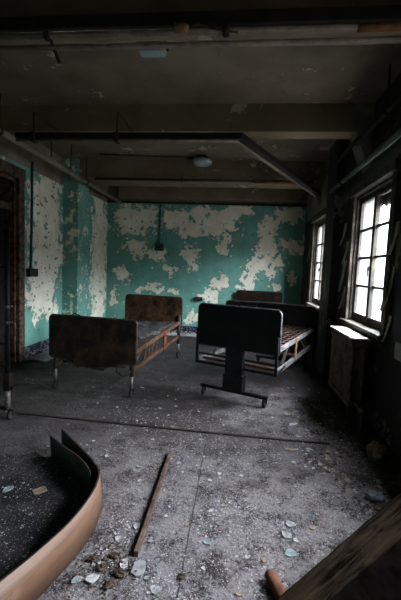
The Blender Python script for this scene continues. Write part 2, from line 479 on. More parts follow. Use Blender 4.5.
def back_fn(p):
    x = p.x + 0.13 * wob(p.x, p.z) + 0.08 * wob(p.x + 3, p.z, 4.0); z = p.z + 0.13 * wob(p.z + 5, p.x) + 0.08 * wob(p.z + 8, p.x, 4.0)
    v = blobs(x, z, BACK)
    return v + 0.20 * wob(p.x, p.z, 1.8) + 0.14 * wob(p.x + 7, p.z, 5.5) + 0.0
grid_wall('wall_back', (XF - 0.4, Y1, 0), (XW - XF + 0.9, 0, 0), (0, 0, 2.96), 280, 170, back_fn, M['wall'], (0, 0.25, 0))
MB().box(((XF + XW) / 2, Y1 + 0.13, (2.96 + ZC) / 2), (XW - XF + 0.9, 0.24, ZC - 2.96)).build('wall_back_top', M['upper'], kind='structure')

LEFT = [(5.86, 2.05, 0.50, 0.95), (5.75, 1.0, 0.42, 0.32), (5.55, 0.62, 0.10, 0.12), (5.95, 0.66, 0.09, 0.1), (6.2, 0.75, 0.08, 0.1), (4.6, 2.0, 0.3, 0.5)]
def left_fn(p):
    y = p.y + 0.12 * wob(p.y, p.z); z = p.z + 0.15 * wob(p.z + 9, p.y)
    v = max(-0.42, blobs(y, z, LEFT))
    return v + 0.14 * wob(p.y, p.z, 2.4)
def far_fn(p):
    y = p.y + 0.06 * wob(p.y, p.z, 2); z = p.z
    return blobs(y, z, [(7.72, 1.6, 0.42, 1.6)]) + 0.22 * wob(p.y, p.z, 2.6)
DOOR = (3.75, 5.05, 2.70)
grid_wall('wall_left', (XL, DOOR[1], 0), (0, 6.45 - DOOR[1] + 0.02, 0), (0, 0, 2.93), 70, 110, left_fn, M['wall'], (-0.25, 0, 0))
grid_wall('wall_left_far', (XF, 6.80, 0), (0, Y1 - 6.80, 0), (0, 0, 2.93), 60, 110, far_fn, M['wall'], (-0.25, 0, 0))
grid_wall('wall_left_near', (XL, Y0, 0), (0, DOOR[0] - Y0, 0), (0, 0, 2.93), 60, 60, left_fn, M['wall'], (-0.25, 0, 0))
mb = MB()
mb.box((XL - 0.125, (DOOR[0] + DOOR[1]) / 2, (DOOR[2] + 2.93) / 2), (0.25, DOOR[1] - DOOR[0], 2.93 - DOOR[2]))
mb.build('wall_left_over_door', M['pilaster'], kind='structure')
mb = MB()
mb.box((XL - 0.125, (Y0 + 6.45) / 2, (2.93 + ZC) / 2), (0.25, 6.45 - Y0, ZC - 2.93))
mb.box((XF - 0.125, (6.6 + Y1) / 2, (2.93 + ZC) / 2), (0.25, Y1 - 6.6, ZC - 2.93))
mb.build('wall_left_top', M['upper'], kind='structure')
MB().box(((XL - 0.2 - 2.96) / 2, 6.68, ZC / 2), (XL * -1 + 0.2 - 2.96, 0.46, ZC)).build('pilaster', M['pilaster'], kind='structure')
MB().box(((XL + XW) / 2, Y0 - 0.12, ZC / 2), (XW - XL + 0.6, 0.24, ZC)).build('wall_rear', M['upper'], kind='structure')
# corridor beyond the door
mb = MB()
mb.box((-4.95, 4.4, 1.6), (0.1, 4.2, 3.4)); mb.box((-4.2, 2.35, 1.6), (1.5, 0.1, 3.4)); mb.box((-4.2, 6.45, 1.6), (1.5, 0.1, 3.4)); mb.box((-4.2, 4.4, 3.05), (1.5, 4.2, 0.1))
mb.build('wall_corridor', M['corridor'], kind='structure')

# right wall with four window openings
mb = MB()
xs = XW + 0.12
edges = [Y0] + [v for a in sorted(WINDOWS) for v in a] + [Y1]
for i in range(0, len(edges), 2):
    a, b = edges[i], edges[i + 1]
    mb.box((xs, (a + b) / 2, ZC / 2), (0.24, b - a, ZC))
for a, b in WINDOWS:
    mb.box((xs, (a + b) / 2, WIN_Z[0] / 2), (0.24, b - a, WIN_Z[0]))
    mb.box((xs, (a + b) / 2, (WIN_Z[1] + ZC) / 2), (0.24, b - a, ZC - WIN_Z[1]))
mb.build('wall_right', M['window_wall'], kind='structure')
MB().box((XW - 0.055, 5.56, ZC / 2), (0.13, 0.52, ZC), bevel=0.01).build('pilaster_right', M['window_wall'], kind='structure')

MB().box((XW - 0.008, 6.95, 3.0), (0.02, 2.3, 0.80)).build('wall_right_top', M['upper'], kind='structure')
# ceiling beams
for nm, a, b in (('ceiling_beam_front', 2.42, 2.66), ('ceiling_beam_middle', 4.33, 4.56), ('ceiling_beam_back', 6.47, 7.20)):
    MB().box(((XL + XW) / 2, (a + b) / 2, (ZB + ZC) / 2 + 0.01), (XW - XL, b - a, ZC - ZB + 0.02), bevel=0.012).build(nm, M['beam'], kind='structure')
MB().box(((-2.75 + XW) / 2, 8.11, 3.16), (XW + 2.75, 0.2, 0.24), bevel=0.02).build('wall_beam', M['beam'], kind='structure')
MB().box(((XF + XW) / 2, 8.18, 2.965), (XW - XF, 0.05, 0.035)).build('trim_1', M['iron'], kind='structure')
# haunch of plaster where each beam meets the window wall
for y in (4.445, 6.83):
    mb = MB()
    mb.prism([(XW - 0.30, ZC), (XW, ZC), (XW, 2.72), (XW - 0.06, 2.78)], 'Y', y - 0.13, y + 0.13)
    mb.build('beam_haunch', M['upper'], kind='structure')

# baseboards
MB().box((XL + 0.012, 5.8, 0.09), (0.03, 1.36, 0.19), bevel=0.005).build('baseboard_left', M['baseboard'], kind='structure')
MB().box((-3.0 + 0.03, 6.68, 0.09), (0.10, 0.49, 0.19), bevel=0.005).build('baseboard_pilaster', M['baseboard'], kind='structure')
MB().box((XF + 0.012, 7.55, 0.09), (0.03, 1.28, 0.19), bevel=0.005).build('baseboard_far', M['baseboard'], kind='structure')
MB().box(((XF + XW) / 2, Y1 - 0.012, 0.09), (XW - XF, 0.03, 0.19), bevel=0.005).build('baseboard_back', M['baseboard'], kind='structure')

# door in the left wall: casing, transom bar, leaf standing ajar in the dark corridor
d = MB()
a, b, h = DOOR
d.box((XL + 0.015, b + 0.06, h / 2 + 0.06), (0.06, 0.14, h + 0.13), bevel=0.008)
d.box((XL + 0.015, a - 0.06, h / 2 + 0.06), (0.06, 0.14, h + 0.13), bevel=0.008)
d.box((XL + 0.02, (a + b) / 2, h + 0.08), (0.07, b - a + 0.28, 0.16), bevel=0.008)
d.box((XL - 0.12, b - 0.02, h / 2), (0.22, 0.05, h)); d.box((XL - 0.12, a + 0.02, h / 2), (0.22, 0.05, h)); d.box((XL - 0.12, (a + b) / 2, h - 0.02), (0.22, b - a, 0.05))
door = d.build('door_1', M['casing'], kind='structure')
MB().box((XL - 0.10, (a + b) / 2, 2.29), (0.10, b - a - 0.06, 0.10), bevel=0.006).build('transom_bar', M['casing'], door)
mb = MB()
L0 = Vector((XL - 0.16, b - 0.08, 0)); dirv = Vector((-0.80, -0.60, 0)).normalized()
mb.bar(L0 + Vector((0, 0, 1.12)), L0 + dirv * 1.1 + Vector((0, 0, 1.12)), 0.045, 2.22, 0.004)
for z in (0.62, 1.60):
    mb.bar(L0 + dirv * 0.15 + Vector((0.03, -0.02, z)), L0 + dirv * 0.95 + Vector((0.03, -0.02, z)), 0.03, 0.70 if z > 1 else 0.75, 0.01)
leaf = mb.build('door_leaf', M['dark'], door)
MB().lathe([(0.02, 0), (0.02, 0.03), (0.03, 0.05), (0.02, 0.07), (0.005, 0.075)], L0 + dirv * 1.02 + Vector((0.03, 0, 1.0)), 14, 'X').build('door_knob', M['iron'], leaf)

# windows
def window(n, y0, y1, side_mat):
    z0, z1 = WIN_Z
    c = MB()
    cw = 0.10
    c.box((XW - 0.015, y1 + cw / 2, (z0 + z1) / 2 + 0.03), (0.05, cw, z1 - z0 + 0.14), bevel=0.008)
    c.box((XW - 0.015, y0 - cw / 2, (z0 + z1) / 2 + 0.03), (0.05, cw, z1 - z0 + 0.14), bevel=0.008)
    c.box((XW - 0.03, (y0 + y1) / 2, z1 + 0.055), (0.08, y1 - y0 + 0.24, 0.10), bevel=0.012)
    c.box((XW - 0.02, (y0 + y1) / 2, z1 + 0.12), (0.06, y1 - y0 + 0.26, 0.03), bevel=0.006)
    c.box((XW + 0.10, y1 - 0.012, (z0 + z1) / 2), (0.20, 0.03, z1 - z0)); c.box((XW + 0.10, y0 + 0.012, (z0 + z1) / 2), (0.20, 0.03, z1 - z0))
    c.box((XW + 0.10, (y0 + y1) / 2, z1 - 0.012), (0.20, y1 - y0, 0.03))
    win = c.build('window_%d' % n, side_mat, kind='structure')
    s = MB()
    s.box((XW + 0.02, (y0 + y1) / 2, z0 - 0.02), (0.22, y1 - y0 + 0.22, 0.045), bevel=0.012)
    s.box((XW - 0.02, (y0 + y1) / 2, z0 - 0.085), (0.045, y1 - y0 + 0.14, 0.09), bevel=0.01)
    s.build('window_sill', M['window_casing'], win)
    xg = XW + 0.055
    ym = (y0 + y1) / 2
    f = MB()
    f.box((xg, y0 + 0.05, (z0 + z1) / 2), (0.045, 0.055, z1 - z0 - 0.05)); f.box((xg, y1 - 0.05, (z0 + z1) / 2), (0.045, 0.055, z1 - z0 - 0.05))
    f.box((xg, ym, z1 - 0.055), (0.045, y1 - y0 - 0.05, 0.065)); f.box((xg, ym, z0 + 0.05), (0.045, y1 - y0 - 0.05, 0.10))
    f.box((xg - 0.005, ym, (z0 + z1) / 2), (0.055, 0.075, z1 - z0 - 0.05))
    f.build('sash', M['sash'], win)
    g = MB()
    gz0, gz1 = z0 + 0.10, z1 - 0.085
    for k in (1, 2, 3):
        g.box((xg, ym, gz0 + (gz1 - gz0) * k / 4), (0.03, y1 - y0 - 0.12, 0.026))
    g.build('muntins', M['sash'], win)
    MB().box((xg + 0.005, ym, (gz0 + gz1) / 2), (0.004, y1 - y0 - 0.09, gz1 - gz0 + 0.04)).build('panes', M['pane'], win)
    h = MB()
    h.box((xg - 0.045, ym, (z0 + z1) / 2 - 0.12), (0.03, 0.03, 0.05), bevel=0.006); h.bar((xg - 0.06, ym, (z0 + z1) / 2 - 0.12), (xg - 0.06, ym - 0.01, (z0 + z1) / 2 - 0.21), 0.012, 0.012)
    h.build('latch', M['iron'], win)
    return win
window(1, *WINDOWS[0], M['window_casing'])
w2 = window(2, *WINDOWS[1], M['window_casing'])
MB().box((XW - 0.02, WINDOWS[1][1] + 0.135, 1.68), (0.05, 0.06, 1.75), bevel=0.006).build('outer_stop', M['rust_trim'], w2)
window(3, *WINDOWS[2], M['window_casing'])
# torn brown blind at the head of the near window
mb = MB()
mb.prism([(3.78, 2.37), (4.16, 2.37), (4.15, 2.24), (4.08, 2.27), (3.99, 2.22), (3.90, 2.26), (3.79, 2.21)], 'X', XW + 0.083, XW + 0.090)
tag(mb.build('torn_blind', M['lath']), 'torn brown remnant of a blind behind the top pane of the near window', 'blind')

# ------------------------------------------------------------------ pipes and rails overhead
def pipe_thing(name, pts, r, mat, label, cat='pipe', clamps=(), clamp_mat=None, group=None, drop=0.12):
    o = MB().tube(pts, r, 12).build(name, mat)
    tag(o, label, cat, group)
    for c in clamps:
        c = Vector(c)
        m = MB()
        m.lathe([(r + 0.004, -0.02), (r + 0.012, -0.016), (r + 0.012, 0.016), (r + 0.004, 0.02)], c, 14, 'X' if abs(Vector(pts[1]).x - Vector(pts[0]).x) > abs(Vector(pts[1]).y - Vector(pts[0]).y) else 'Y')
        m.tube([c + Vector((0, 0, r)), c + Vector((0, 0.02, drop))], 0.008, 6)
        m.build('hanger', clamp_mat or M['iron'], o)
    return o
pipe_thing('water_pipe', [(-2.75, Y0 + 0.02, 2.955), (-2.75, 3.0, 2.965), (-2.75, Y1 - 0.005, 2.955)], 0.036, M['pipe'], 'long pale pipe running the length of the room high along the left wall', clamps=[(-2.75, 3.95, 2.96), (-2.75, 6.3, 2.96)], drop=0.42)
pipe_thing('water_pipe', [(-2.88, Y0 + 0.02, 3.02), (-2.88, Y1 - 0.1, 3.02)], 0.020, M['iron'], 'thin dark pipe between the long pale pipe and the left wall')
o = pipe_thing('water_pipe', [(XL + 0.01, 2.30, 2.935), (XW - 0.01, 2.30, 2.935)], 0.020, M['rail_lip'], 'upper of two pale pipes crossing beneath the nearest ceiling beam', clamps=[(-1.27, 2.30, 2.935), (-0.14, 2.30, 2.935)], group='pipes under the nearest beam', drop=0.028)
MB().tube([(0.62, 2.30, 2.935), (0.86, 2.30, 2.935)], 0.022, 12).build('rusted_length', M['rust_pipe'], o)['label'] = 'rusted length of pipe'
o = pipe_thing('water_pipe', [(XL + 0.01, 2.33, 2.880), (XW - 0.01, 2.33, 2.880)], 0.017, M['rail_lip'], 'lower and thinner of two pale pipes beneath the nearest ceiling beam', group='pipes under the nearest beam')
mb = MB(); mb.bar((-1.27, 2.29, 2.96), (-1.22, 2.36, 2.80), 0.02, 0.012); mb.build('loose_strap', M['iron'], o)

o = MB().bar((XL + 0.01, 2.31, 3.005), (XW - 0.01, 2.31, 3.005), 0.06, 0.075, 0.006).build('black_channel', M['black_pipe'])
tag(o, 'black channel crossing the room above the pale pipes of the nearest ceiling beam', 'channel')
# curtain rail: runs under the middle beam, then turns off to the window wall
t = thing('curtain_rail', 'black curtain rail under the middle beam, its end slanting to the window wall', 'rail', (-0.05, 3.80, 2.86))
p0, p1, p2 = Vector((-2.40, 0.0, 0)), Vector((0.0, 0.0, 0)), Vector((1.36, 2.62, -0.01))
m = MB(); m.bar(p0, p1 + Vector((0.03, 0, 0)), 0.055, 0.055, 0.006); m.bar(p1, p2, 0.07, 0.06, 0.006); m.build('channel', M['black_pipe'], t)
off = Vector((0.0, 0.0, -0.045))
m = MB(); m.tube([p0 + off, p1 + off + Vector((0.0, 0, 0))], 0.016, 10); m.build('lip', M['rail_lip'], t)
n = (p2 - p1).normalized().cross(Vector((0, 0, 1)))
m = MB(); m.bar(p1 + off * 0.35 - n * 0.055, p2 + off * 0.35 - n * 0.055, 0.045, 0.05, 0.006); m.build('lip', M['rail_lip'], t)
for x in (-1.28, -2.2):
    m = MB(); m.box((x, 0, -0.02), (0.05, 0.08, 0.10), bevel=0.005); m.tube([(x, 0, 0.02), (x, 0, 0.24), (x, 0.54, 0.245)], 0.009, 6); m.build('hanger', M['iron'], t)
o = pipe_thing('water_pipe', [(-2.62, 6.38, 3.045), (0.18, 6.38, 3.045)], 0.026, M['iron'], 'dark pipe along the lower edge of the farthest ceiling beam', clamps=[(-1.05, 6.38, 3.045)], drop=0.06)
MB().tube([(0.18, 6.38, 3.042), (1.19, 6.38, 3.034)], 0.036, 12).build('red_length', M['rust_pipe'], o)['label'] = 'rust red length of pipe'
pipe_thing('water_pipe', [(1.30, Y0 + 0.02, 2.715), (1.30, 5.60, 2.715)], 0.030, M['green_pipe'], 'pale green pipe running above the windows along the right wall', clamps=[(1.30, 2.9, 2.715), (1.30, 5.0, 2.715)], drop=0.3)
pipe_thing('water_pipe', [(1.22, 2.7, 2.93), (1.22, 4.20, 2.93), (1.26, 4.29, 3.02), (1.26, 8.1, 3.02)], 0.026, M['iron'], 'dark pipe above the pale green pipe on the right wall', clamps=[(1.22, 3.4, 2.93)], drop=0.4)
o = MB().tube([(-2.45, 6.15, ZC - 0.012), (-0.84, 6.30, ZC - 0.012)], 0.012, 8).build('conduit', M['iron'])
tag(o, 'thin wire conduit on the ceiling leading to the oval lamp', 'conduit')
mb = MB()
mb.tube([(-2.70, 5.0, 3.0), (-2.70, 5.02, 3.38)], 0.010, 8)
o = mb.build('hanger_rod', M['iron']); tag(o, 'left of two thin dark rods hanging from the ceiling above the left pipe', 'rod', 'rods above the left pipe')
o = MB().tube([(-2.70, 5.6, 3.0), (-2.70, 5.62, 3.38)], 0.010, 8).build('hanger_rod', M['iron']); tag(o, 'right of two thin dark rods hanging from the ceiling above the left pipe', 'rod', 'rods above the left pipe')

# lamps on the ceiling
t = thing('ceiling_lamp', 'oval glass lamp on the ceiling before the farthest beam', 'lamp', (-0.70, 6.28, ZC), 0)
MB().lathe([(0.10, 0.0), (0.11, -0.02), (0.10, -0.035)], n=24).build('mount', M['iron'], t)
m = MB().lathe([(0.09, -0.03), (0.16, -0.045), (0.185, -0.08), (0.17, -0.12), (0.11, -0.15), (0.03, -0.16)], n=24)
m.build('glass_bowl', M['lampglass'], t)
t = thing('ceiling_lamp', 'greenish glass lamp on the ceiling behind the pipes of the nearest beam', 'lamp', (-0.82, 3.20, ZC), 0)
MB().box((0, 0, -0.012), (0.26, 0.14, 0.024), bevel=0.006).build('mount', M['iron'], t)
MB().box((0, 0, -0.055), (0.23, 0.12, 0.07), bevel=0.025).build('glass_bowl', M['lampglass'], t)
t = thing('lamp_socket', 'bare lamp socket clipped to the pipes of the nearest beam', 'socket', (-0.40, 2.24, 2.92))
MB().lathe([(0.02, -0.05), (0.028, -0.04), (0.028, 0.02), (0.015, 0.04)], n=14, axis='X').build('shell', M['ochre'], t)
MB().tube([(0.03, 0, 0), (0.09, 0.01, 0.03), (0.2, 0.03, 0.01), (0.33, 0.05, 0.0)], 0.006, 6).build('wire', M['iron'], t)

# wiring on the walls
t = thing('switch_conduit', 'green conduit down the left wall beside the door, ending in a switch box', 'conduit', (XL, 5.40, 0))
MB().tube([(0.02, 0.02, 3.05), (0.02, 0.0, 2.0), (0.02, -0.03, 1.40)], 0.018, 10).build('tube', M['conduit'], t)
m = MB().box((0.035, -0.01, 1.345), (0.07, 0.23, 0.125), bevel=0.006); m.build('switch_box', M['iron'], t)
t = thing('outlet_conduit', 'dark green conduit down the back wall above the rusty headboard, ending in an outlet', 'conduit', (-1.82, Y1, 0))
MB().tube([(0, -0.015, 2.94), (0, -0.015, 2.05)], 0.014, 8).build('tube', M['conduit'], t)
m = MB().box((0, -0.03, 1.97), (0.20, 0.06, 0.17), bevel=0.008)
m.build('box', M['conduit'], t)
m = MB().lathe([(0.03, -0.062), (0.034, -0.068), (0.02, -0.075)], (-0.04, 0, 1.97), 14, 'Y'); m.lathe([(0.03, -0.062), (0.034, -0.068), (0.02, -0.075)], (0.045, 0, 1.97), 14, 'Y')
m.build('sockets', M['iron'], t)
m = MB().box((0, 0, 0), (0.17, 0.07, 0.085), bevel=0.012)
o = m.build('outlet_box', M['iron']); o.location = (-0.86, Y1 - 0.037, 0.83)
tag(o, 'small black outlet box low on the back wall beside the black bed board', 'outlet')
m = MB().box((0, 0, 0), (0.03, 0.20, 0.15), bevel=0.006)
o = m.build('wall_plate', M['plate']); o.location = (XW - 0.016, 3.16, 0.87); tag(o, 'pale square plate on the right wall beyond the near window sill', 'plate')

# ------------------------------------------------------------------ beds
def caster(parent, p, r=0.04, mat=None, fork=M['iron']):
    m = MB()
    m.lathe([(r * 0.5, -0.014), (r, -0.012), (r, 0.012), (r * 0.5, 0.014)], (p[0], p[1], r), 18, 'X')
    o = m.build('caster', mat or M['rubber'], parent)
    f = MB()
    for s in (-1, 1):
        f.bar((p[0] + s * 0.019, p[1], r), (p[0] + s * 0.017, p[1] + 0.012, 2 * r + 0.02), 0.005, 0.022)
    f.box((p[0], p[1] + 0.012, 2 * r + 0.018), (0.05, 0.035, 0.008))
    f.build('fork', fork, o)
    return o
def board_poly(wd, z0, z1, r, sag=0.0):
    h = wd / 2
    P = []
    for k in range(7):
        a = math.pi / 2 * k / 6
        P.append((h - r + r * math.sin(a), z1 - r + r * math.cos(a)))
    rb = 0.03
    for k in range(5):
        a = math.pi / 2 * k / 4
        P.append((h - rb + rb * math.cos(a), z0 + rb - rb * math.sin(a)))
    N = 16
    for k in range(1, N):
        u = 1 - 2 * k / N
        P.append((u * (h - rb), z0 - sag * max(0.0, math.cos(u * math.pi / 2)) ** 2.2))
    for k in range(5):
        a = math.pi / 2 * k / 4
        P.append((-h + rb - rb * math.sin(a), z0 + rb - rb * math.cos(a)))
    for k in range(7):
        a = math.pi / 2 * k / 6
        P.append((-h + r - r * math.cos(a), z1 - r + r * math.sin(a)))
    return P
def board(parent, name, y, wd, z0, z1, r, mat, edge_mat, sag=0.0, th=0.03):
    P = board_poly(wd, z0, z1, r, sag)
    o = MB().prism(P, 'Y', y - th / 2, y + th / 2).build(name, mat, parent)
    pts = [(x, y, z) for x, z in P]
    m = MB()
    m.tube(pts + [pts[0]], th * (0.46 if edge_mat is M['trim_metal'] else 0.55), 8, cap=False)
    m.build('edge_trim', edge_mat, o)
    return o
def leg(parent, x, y, z1, r=0.022, mat=None, dark=None):
    m = MB().tube([(x, y, 0.10), (x, y, 0.27)], r * 0.85, 10)
    o = m.build('leg', mat or M['leg'], parent)
    MB().tube([(x, y, 0.25), (x, y, z1)], r * 1.25, 10).build('sleeve', dark or M['dark_trim'], o)
    caster(o, (x, y), 0.042)
    return o
def spring_deck(parent, y0, y1, wd, z, mat=None, slats=11, wires=9):
    m = MB()
    for k in range(slats):
        y = y0 + (y1 - y0) * (k + 0.5) / slats
        m.box((0, y, z), (wd, 0.028, 0.006))
    for k in range(wires):
        x = -wd / 2 + wd * (k + 0.5) / wires
        m.tube([(x, y0, z + 0.008), (x, (y0 + y1) / 2, z + 0.004), (x, y1, z + 0.008)], 0.005, 5)
    return m.build('springs', mat or M['spring'], parent)

def bed_one():
    t = thing('hospital_bed', 'rusty hospital bed on the left with mottled brown boards at both ends', 'bed', (-1.64, 3.975, 0), math.radians(-6.8), 'abandoned hospital beds')
    Lb = 2.03
    board(t, 'footboard', 0.0, 1.09, 0.40, 0.895, 0.045, M['board'], M['dark_trim'], sag=0.085)
    board(t, 'headboard', Lb, 1.00, 0.50, 1.015, 0.05, M['board_head'], M['dark_trim'])
    for x in (-0.49, 0.49):
        leg(t, x, 0.03, 0.62); leg(t, x * 0.96, Lb - 0.03, 0.72)
    for s in (-1, 1):
        m = MB()
        m.bar((s * 0.475, 0.02, 0.50), (s * 0.465, Lb - 0.02, 0.60), 0.035, 0.055, 0.004)
        m.build('side_rail', M['rust'], t)
        m = MB()
        m.bar((s * 0.475, 0.04, 0.30), (s * 0.465, Lb - 0.03, 0.37), 0.03, 0.05, 0.004)
        m.build('lower_rail', M['rust'], t)
        for y in (0.42, 0.56, 0.70, 0.85):
            MB().bar((s * 0.468, y, 0.34), (s * 0.468, y + 0.10, 0.52), 0.016, 0.02).build('rail_strut', M['rust'], t)
        MB().bar((s * 0.468, 0.1, 0.33), (s * 0.468, 0.4, 0.52), 0.012, 0.03).build('rail_strut', M['rust'], t)
        m = MB().box((s * 0.487, 1.22, 0.45), (0.02, 0.11, 0.27), bevel=0.004)
        b = m.build('rail_bracket', M['orange'], t); b['label'] = 'orange rail bracket'
        for z in (0.38, 0.52):
            m = MB().lathe([(0.012, 0), (0.012, 0.008), (0.006, 0.012)], (s * 0.487 + (0.01 if s > 0 else -0.02), 1.22, z), 8, 'X')
            m.build('bolt', M['iron'], b)
    spring_deck(t, 0.06, Lb - 0.05, 0.90, 0.585)
    # remains of the mattress
    bm = bmesh.new(); nx, ny = 18, 36
    vs = []
    for j in range(ny + 1):
        row = []
        for i in range(nx + 1):
            x = -0.43 + 0.86 * i / nx; y = 0.45 + (Lb - 0.52) * j / ny
            e = min(i, nx - i, j, ny - j)
            h = 0.602 + 0.012 * min(e, 2) / 2 + 0.016 * noise.noise(Vector((x * 6, y * 6, 1))) + 0.012 * noise.noise(Vector((x * 19, y * 19, 4)))
            row.append(bm.verts.new((x + 0.02 * noise.noise(Vector((y * 9, 3, 2))), y + 0.03 * noise.noise(Vector((x * 7, 8, 2))), max(h, 0.592))))
        vs.append(row)
    for j in range(ny):
        for i in range(nx):
            f = bm.faces.new((vs[j][i], vs[j][i + 1], vs[j + 1][i + 1], vs[j + 1][i])); f.smooth = True
    mm = MB(); mm.bm.free(); mm.bm = bm
    k = mm.build('mattress_remains', M['ticking'], t)
    md = k.modifiers.new('thickness', 'SOLIDIFY'); md.thickness = 0.012; md.offset = -1
    # crank gear under the foot end
    m = MB()
    m.tube([(-0.40, 0.06, 0.34), (0.40, 0.06, 0.34)], 0.016, 8)
    m.box((-0.20, 0.08, 0.33), (0.10, 0.07, 0.08), bevel=0.01); m.box((0.05, 0.09, 0.30), (0.16, 0.08, 0.06), bevel=0.01)
    g = m.build('crank_gear', M['iron'], t)
    m = MB(); m.tube([(0.30, 0.03, 0.36), (0.33, -0.02, 0.30), (0.40, -0.03, 0.26), (0.46, -0.02, 0.27), (0.49, 0.0, 0.32)], 0.009, 8); m.build('crank_handle', M['iron'], g)
    m = MB(); m.tube([(-0.22, -0.02, 0.40), (-0.20, -0.04, 0.33), (-0.14, -0.05, 0.315)], 0.010, 8); m.build('crank_handle', M['iron'], g)
    m = MB(); m.tube([(-0.27, 0.0, 0.90), (-0.24, 0.0, 0.935), (-0.17, 0.0, 0.915), (-0.13, 0.0, 0.90)], 0.007, 6); m.build('wire_hook', M['iron'], t)
    return t
bed_one()

def bed_two():
    t = thing('hospital_bed', 'dark raised bed in the middle on a pedestal with a black bright-edged end board', 'bed', (0.008, 4.105, 0), math.radians(-23.7), 'abandoned hospital beds')
    Lb = 1.92
    board(t, 'footboard', 0.035, 1.02, 0.60, 1.09, 0.055, M['black_board'], M['trim_metal'])
    board(t, 'headboard', Lb, 0.94, 0.55, 0.99, 0.055, M['black_board'], M['dark_trim'])
    # bumper frame hung on the foot end
    m = MB()
    for s in (-1, 1):
        m.bar((s * 0.495, 0.0, 0.375), (s * 0.495, 0.0, 0.80), 0.03, 0.03, 0.004)
        m.bar((s * 0.495, 0.015, 0.392), (s * 0.495, 0.30, 0.42), 0.025, 0.025)
    m.bar((-0.495, 0.0, 0.39), (0.495, 0.0, 0.39), 0.03, 0.03, 0.004)
    m.bar((-0.49, 0.05, 0.485), (0.49, 0.05, 0.485), 0.028, 0.022, 0.003)
    m.build('bumper_frame', M['black'], t)
    for y, mt in ((0.0, M['black']), (Lb - 0.06, M['black'])):
        m = MB().box((0, y + 0.02, 0.375), (0.215, 0.09, 0.50), bevel=0.012)
        p = m.build('pedestal', mt, t)
        MB().box((0, y + 0.02, 0.21), (0.245, 0.12, 0.20), bevel=0.012).build('pedestal_sleeve', mt, p)
        b = MB().box((0, y, 0.115), (0.84, 0.055, 0.035), bevel=0.006).build('base_bar', mt, t)
        for s in (-1, 1):
            caster(b, (s * 0.385, y + 0.0), 0.045)
    for s in (-1, 1):
        m = MB(); m.bar((s * 0.485, 0.06, 0.645), (s * 0.46, Lb - 0.02, 0.645), 0.03, 0.05, 0.004); m.build('side_rail', M['steel'], t)
        m = MB(); m.bar((s * 0.485, 0.02, 0.405), (s * 0.46, Lb - 0.02, 0.405), 0.03, 0.055, 0.004); m.build('lower_rail', M['steel'], t)
        m = MB().box((s * 0.49, 0.80, 0.53), (0.022, 0.05, 0.28), bevel=0.004); b = m.build('rail_post', M['ochre'], t); b['label'] = 'ochre rail post'
        MB().bar((s * 0.45, 0.35, 0.42), (s * 0.45, 0.62, 0.63), 0.02, 0.03).build('rail_strut', M['iron'], t)
        MB().bar((s * 0.45, 1.1, 0.63), (s * 0.45, 1.45, 0.43), 0.02, 0.03).build('rail_strut', M['iron'], t)
    m = MB()
    for y in (0.10, 0.95, Lb - 0.10):
        m.bar((-0.46, y, 0.42), (0.46, y, 0.42), 0.03, 0.03)
    m.build('cross_members', M['rust'], t)
    spring_deck(t, 0.08, Lb - 0.03, 0.92, 0.668, slats=12, wires=11)
    m = MB(); m.tube([(-0.05, 0.06, 0.46), (-0.05, 0.9, 0.50)], 0.015, 8); m.box((-0.05, 0.9, 0.52), (0.12, 0.3, 0.06), bevel=0.01); m.build('crank_gear', M['iron'], t)
    return t
bed_two()

def bed_three():
    t = thing('hospital_bed', 'brown mottled bed standing against the back wall behind the dark raised bed', 'bed', (0.325, 6.36, 0), math.radians(-5.5), 'abandoned hospital beds')
    Lb = 1.70
    board(t, 'footboard', 0.0, 1.0, 0.45, 0.965, 0.04, M['black_board'], M['dark_trim'])
    board(t, 'headboard', Lb, 0.98, 0.55, 1.065, 0.05, M['board'], M['dark_trim'])
    for x in (-0.46, 0.46):
        leg(t, x, 0.03, 0.6); leg(t, x, Lb - 0.03, 0.7)
    for s in (-1, 1):
        m = MB(); m.bar((s * 0.45, 0.02, 0.55), (s * 0.45, Lb - 0.02, 0.55), 0.035, 0.05, 0.004); m.build('side_rail', M['rust'], t)
        m = MB(); m.bar((s * 0.45, 0.02, 0.33), (s * 0.45, Lb - 0.02, 0.33), 0.03, 0.04, 0.004); m.build('lower_rail', M['rust'], t)
    spring_deck(t, 0.05, Lb - 0.05, 0.88, 0.57)
    return t
bed_three()

